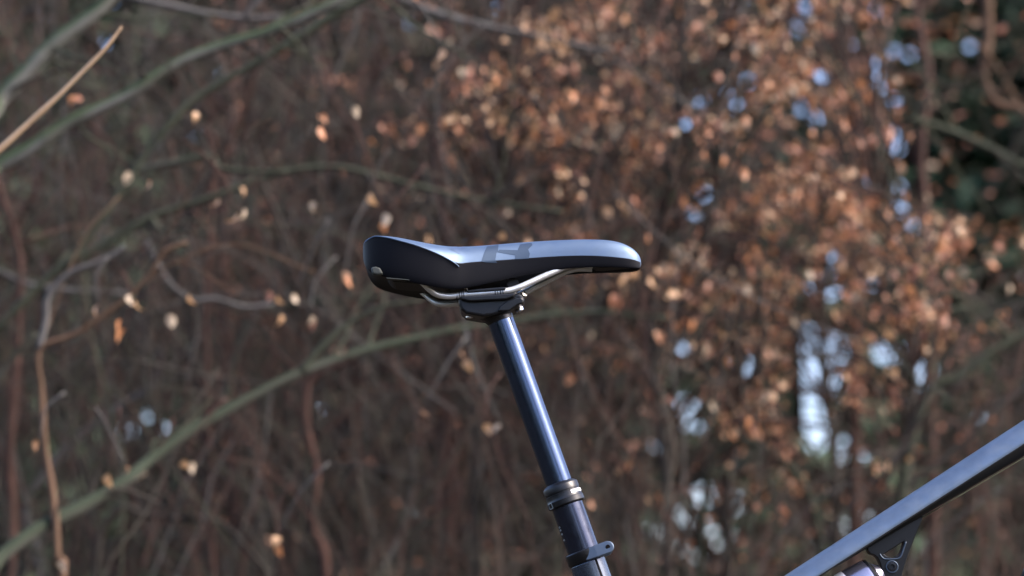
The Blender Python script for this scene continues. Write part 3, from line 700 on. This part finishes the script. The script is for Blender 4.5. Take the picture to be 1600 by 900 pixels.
# saplings that still hold their brown leaves
GAUSS = [(930, 120, 170, 130, .9), (1200, 120, 190, 150, 1.0), (880, 235, 110, 80, .7), (1180, 260, 200, 150, .9), (1060, 420, 170, 90, .6), (1330, 490, 130, 70, 1.1),
         (1230, 600, 110, 90, .6), (1080, 680, 150, 120, .22), (690, 140, 90, 70, .55), (1480, 400, 60, 70, .5), (1330, 680, 120, 80, .35), (1330, 330, 80, 100, .6)]
def dens(x, y):
    cl = min(1.35, max(.04, .62 + 2.3 * noise.noise(Vector((x / 75, y / 75, 3.3)))))
    if x > 1380 and y < 330: cl *= max(0, 1 - (x - 1380) / 70)
    return min(1, cl * sum(w_ * math.exp(-((x - a) / sx) ** 2 / 2 - ((y - b) / sy) ** 2 / 2) for a, b, sx, sy, w_ in GAUSS))
sap_specs = [
    ('leafy sapling with loose tan and orange leaves above the middle of the saddle', 760, 5.0, (560, 900), 175),
    ('leafy sapling straight above the saddle nose, thick with rust-coloured leaves', 960, 5.6, (820, 1080), 280),
    ('tall leafy sapling just right of the saddle nose with bright orange leaves', 1150, 5.3, (1000, 1260), 290),
    ('leafy sapling beside the bright sky gap, reddish leaves up to the top', 1290, 5.9, (1150, 1400), 290),
    ('low leafy sapling behind the top tube with a clump of tan leaves', 1400, 5.2, (1240, 1560), 260),
    ('sparse sapling behind the seat post with few brown leaves left', 1030, 4.9, (880, 1200), 110)]
for si, (lab, bx, D, (xa, xb), nl) in enumerate(sap_specs):
    rnd = random.Random(100 + si)
    q = PD(bx, 900, D); root = Vector((q.x, q.y, gz(q.x, q.y)))
    th = thing('leafy_sapling', lab, 'sapling', root, 'saplings holding dry leaves')
    topy = -150 if si != 4 else 330
    stem = spline([root - Vector((0, 0, .04)), PD(bx + rnd.uniform(-20, 20), 820, D), PD(bx + rnd.uniform(-40, 40), 500, D + .1), PD(bx + rnd.uniform(-50, 50), (topy + 500) / 2, D), PD(bx + rnd.uniform(-60, 60), topy, D)], 8)
    build('stem', tube(stem, [.013, .005], 8), K_brown, th)
    placed = 0; tries = 0; bcount = 0; extra = []; FV, FF, FM = [], [], []
    nx = int(nl * 1.9)
    while placed + len(extra) < nl + nx and tries < 2200:
        tries += 1
        x = rnd.uniform(xa, xb); y = rnd.uniform(-120, 880)
        if rnd.random() > dens(x, y) ** .8: continue
        tgt = PD(x, y, D + rnd.uniform(-.5, .6))
        sp_ = min(stem, key=lambda p: abs(p.z - (tgt.z - .12))).copy()
        mid = sp_.lerp(tgt, .5) + Vector((rnd.uniform(-.05, .05), rnd.uniform(-.05, .05), rnd.uniform(.0, .12)))
        e = Vector((rnd.choice((-1, 1)), rnd.uniform(-.5, .5), rnd.uniform(-.45, .25))).normalized() * rnd.uniform(.08, .24)
        cv = spline([sp_, mid, tgt, tgt + e * .5 + Vector((0, 0, .01)), tgt + e], 5)
        if bcount < 110: build('branch', tube(cv, [.0035, .0009], 5), K_brown if rnd.random() < .6 else K_red, th); bcount += 1
        base_mi = rnd.choices([0, 1, 2, 3, 4], [.24, .26, .28, .14, .08])[0]
        for p in cv[9:]:
            for _ in range(rnd.choice((0, 1, 1, 1))):
                pp_ = p + Vector((rnd.uniform(-.02, .02), rnd.uniform(-.02, .02), rnd.uniform(-.03, .01)))
                qx, qy = proj(pp_)
                if rnd.random() > dens(qx, qy) + .08 or near_gap(qx, qy, 9): continue
                mi = base_mi if rnd.random() < .65 else rnd.choices([0, 1, 2, 3, 4], [.24, .24, .26, .16, .1])[0]
                sc_ = rnd.uniform(.42, .95)
                if placed < nl and rnd.random() < .36: add_leaf(th, pp_, mi, sc_, rnd); placed += 1
                elif len(extra) < nx:
                    extra.append(1); lm = rnd.choice(LM[mi]); M = (Matrix.Rotation(rnd.uniform(-3.1, 3.1), 3, 'Z') @ Matrix.Rotation(rnd.uniform(.4, 1.9), 3, 'Y') @ Matrix.Rotation(rnd.uniform(-.8, .8), 3, 'X')) * (sc_ * .85)
                    b0 = len(FV); FV += [pp_ + M @ v.co for v in lm.vertices]; FF += [tuple(b0 + i for i in q.vertices) for q in lm.polygons]; FM += [mi] * len(lm.polygons)
    fo = build('foliage', (FV, FF), LEAF[0], th, kind='stuff')
    for m_ in LEAF[1:]: fo.data.materials.append(m_)
    fo.data.polygons.foreach_set('material_index', FM)

# ------------------------------------------------------------------ tangled undergrowth (nobody could count it)
def tangle(name, label, m, n, fx, fy, D0, D1, lean, rr, seed, hang=.5):
    rnd = random.Random(seed); V, F = [], []
    for i in range(n):
        x, y = fx(rnd), fy(rnd); D = rnd.uniform(D0, D1); p = PD(x, y, D)
        L = rnd.uniform(.25, .9); a = rnd.gauss(0, lean)
        d = Vector((math.sin(a), rnd.uniform(-.3, .3), math.cos(a)))
        pts = [p.copy()]
        if rnd.random() < hang: d.z = -abs(d.z)
        for k in range(7):
            d = (d + Vector((rnd.gauss(0, .16), rnd.gauss(0, .12), rnd.gauss(0, .14) - .10))).normalized(); p = p + d * L / 7; pts.append(p.copy())
        r = rnd.uniform(*rr)
        if any(near_gap(*proj(t), 5) for t in pts): continue
        if any(q_[0] > 1385 and q_[1] < 400 for q_ in (proj(pts[0]), proj(pts[4]), proj(pts[-1]))) and m is not K_green and rnd.random() < .9: continue
        v, f = tube(pts, [r, r * .35], 3, False); b = len(V); V += v; F += [tuple(i_ + b for i_ in q) for q in f]
    o = build(name, (V, F), m, None, kind='stuff'); return tag(o, label, 'undergrowth')
U = lambda a, b: (lambda r: r.uniform(a, b))
tangle('undergrowth', 'tangle of thin grey-brown twigs filling the thicket', K_brown, 1900, U(-300, 1900), U(-200, 1250), 4.6, 8.5, .7, (.0012, .0035), 1)
tangle('undergrowth', 'fine reddish twigs low in the thicket', K_red, 1500, U(-200, 1750), lambda r: r.gauss(620, 300), 4.8, 8.5, .45, (.001, .003), 2)
tangle('undergrowth', 'dark twigs deep in the thicket', K_dark, 2400, U(-400, 2000), U(-300, 1300), 7.0, 12.5, .8, (.003, .008), 3)
tangle('undergrowth', 'greenish twigs scattered through the thicket', K_green, 700, U(-200, 1800), U(-200, 1100), 4.4, 7.5, 1.0, (.0012, .003), 4)
tangle('undergrowth', 'pale dry twigs scattered through the thicket', K_grey, 500, U(-200, 1700), U(-200, 1000), 4.4, 7.0, .9, (.001, .0025), 5)

tangle('undergrowth', 'thicker arching brown canes across the thicket', K_brown, 420, U(-300, 1800), U(-100, 1150), 4.6, 6.8, .6, (.003, .0065), 6)
tangle('undergrowth', 'thicker red-brown canes across the thicket', K_red, 260, U(-300, 1750), U(-100, 1150), 4.8, 6.8, .4, (.003, .0055), 7)
tangle('undergrowth', 'straw-coloured dry strands hanging low in the thicket', K_straw, 750, U(-200, 1300), lambda r: r.gauss(620, 320), 4.2, 6.2, .5, (.0008, .0022), 8)
tangle('undergrowth', 'thin red strands in the front of the thicket', K_red, 600, U(-200, 1600), U(-100, 1100), 4.1, 5.6, .4, (.0008, .002), 9)
# dead leaves deep in the thicket, too many and too small to tell apart
def deepleaves(n, seed):
    rnd = random.Random(seed); V, F = [], []
    for i in range(n):
        x, y = rnd.uniform(300, 1650), rnd.uniform(-150, 1000)
        if rnd.random() > .25 + .9 * dens(x, y): continue
        p = PD(x, y, rnd.uniform(6.2, 9.5)); s = rnd.uniform(.014, .03)
        px, py = proj(p)
        if any((px - hx) ** 2 + (py - hy) ** 2 < (hr + 4) ** 2 for hx, hy, hr in HOLES): continue
        M = Matrix.Rotation(rnd.uniform(0, 6.28), 3, 'Z') @ Matrix.Rotation(rnd.uniform(0, 3.14), 3, 'X')
        b = len(V); V += [p + M @ Vector(q) * s for q in ((-1, 0, 0), (0, -.55, .25), (1, 0, .1), (0, .55, .25))]; F += [(b, b + 1, b + 2), (b, b + 2, b + 3)]
    return V, F
o = build('dead_leaves', deepleaves(2600, 31), LEAF[2], None, kind='stuff', smooth=False); tag(o, 'rust-coloured dead leaves hanging deep in the thicket', 'leaves')
o = build('dead_leaves', deepleaves(2200, 32), LEAF[3], None, kind='stuff', smooth=False); tag(o, 'brown dead leaves hanging deep in the thicket', 'leaves')

# ------------------------------------------------------------------ spruces that close the view, small sky gaps between their sprays
def spruce(lab, px, D, seed, h, rad, mt):
    rnd = random.Random(seed); q = PD(px, 700, D); root = Vector((q.x, q.y, gz(q.x, q.y)))
    th = thing('spruce_tree', lab, 'tree', root, 'spruces closing the view behind the thicket')
    build('trunk', tube([root - Vector((0, 0, .2)), root + Vector((.03, 0, h * .5)), root + Vector((0, 0, h))], [.14, .02], 12), K_dark, th)
    V, F = [], []; N = 6500
    for i in range(N):
        z = .3 + (6.6 - .3) * rnd.random() if rnd.random() < .86 else 6.6 + (h - 6.6) * rnd.random() ** 1.5
        rz = rad * max(.03, (1 - (z / h) ** 1.6)); a = rnd.uniform(0, 2 * math.pi); rr = rz * math.sqrt(rnd.uniform(.05, 1))
        c = root + Vector((math.cos(a) * rr, math.sin(a) * rr * .8, z - .18 * rr))
        L = rnd.uniform(.16, .34); W = L * rnd.uniform(.35, .55)
        d = Vector((math.cos(a + rnd.gauss(0, .5)), math.sin(a + rnd.gauss(0, .5)), rnd.uniform(-.9, .1))).normalized()
        s = d.cross(Vector((rnd.gauss(0, .6), rnd.gauss(0, .6), 1))).normalized()
        nn = d.cross(s)
        def spray(c, d, s, L, W, dz, depth):
            k = [c - d * L * .5, c - s * W + nn * dz, c + d * L * .5 - Vector((0, 0, dz)), c + s * W + nn * dz]
            pq = [proj(t) for t in k]; cx, cy = proj(c); bad = False
            if -100 < cx < 1700 and -150 < cy < 1000:
                for hx, hy, hr in HOLES:
                    if abs(hx - cx) > 95 or abs(hy - cy) > 95: continue
                    if in_poly(hx, hy, pq): bad = True; break
                    for j in range(4):
                        (x1, y1), (x2, y2) = pq[j], pq[(j + 1) % 4]; dx, dy = x2 - x1, y2 - y1; t = max(0, min(1, ((hx - x1) * dx + (hy - y1) * dy) / (dx * dx + dy * dy + 1e-9)))
                        if (hx - x1 - t * dx) ** 2 + (hy - y1 - t * dy) ** 2 < hr * hr: bad = True; break
                    if bad: break
            if bad:
                if depth < 3:      # the spray ends in smaller sprigs round the gap
                    for (u_, v_) in ((-.25, 0), (.25, 0), (0, -.5), (0, .5), (-.1, -.3), (.1, .3)):
                        spray(c + d * L * u_ + s * W * v_, d, s, L * .55, W * .55, dz * .5, depth + 1)
                return
            b = len(V); V.extend(k); F.extend([(b, b + 1, b + 2), (b, b + 2, b + 3)])
        spray(c, d, s, L, W, .03, 0)
    o = build('crown', (V, F), mt, th, smooth=False)
side = ['far left of the row', 'second from the left in the row', 'behind the mossy limbs', 'left of the saddle', 'directly behind the saddle', 'right of the seat post', 'behind the sky gaps', 'right of the sky gaps', 'at the right picture edge', 'far right of the row']
for i, px in enumerate([-520, -200, 110, 400, 680, 950, 1230, 1500, 1780, 2080]):
    spruce('dark spruce ' + side[i], px, (16.5, 17.6)[i % 2], 50 + i, 11 + (i * 37 % 5) * .6, 2.3, M_needle if i in (6, 7, 8, 9, 2) else M_dead)

# unseen spruces added behind the camera to darken the bike's flanks
def unseen_spruces():
    rnd = random.Random(77); V, F = [], []
    for i in range(16):
        x = -21 + i * 2.7 + rnd.uniform(-.8, .8); y = -13 + rnd.uniform(-1.5, 1.5); h = rnd.uniform(4.8, 6.4) + (1.2 if x < -3 else 0); g = gz(x, y)
        v, f = tube([Vector((x, y, g)), Vector((x, y, g + h))], [.12, .02], 8); b = len(V); V += v; F += [tuple(a + b for a in q) for q in f]
        for k in range(1300):
            z = rnd.uniform(.0, 1) ** 1.2 * h; rr = 1.7 * (1 - z / h * .9) * math.sqrt(rnd.random()); a = rnd.uniform(0, 6.283)
            c = Vector((x + math.cos(a) * rr, y + math.sin(a) * rr, g + z)); L = rnd.uniform(.25, .5); d = Vector((math.cos(a), math.sin(a), rnd.uniform(-.8, .1))).normalized(); sd_ = d.cross(Vector((rnd.gauss(0, .5), rnd.gauss(0, .5), 1))).normalized() * L * .35
            b = len(V); V += [c - d * L * .5, c - sd_, c + d * L * .5, c + sd_]; F.append((b, b + 1, b + 2, b + 3))
    return V, F
tag(build('unseen_forest', unseen_spruces(), M_needle, None, smooth=False, kind='stuff'), 'low dark spruce wood added unseen behind the camera', 'unseen_forest')
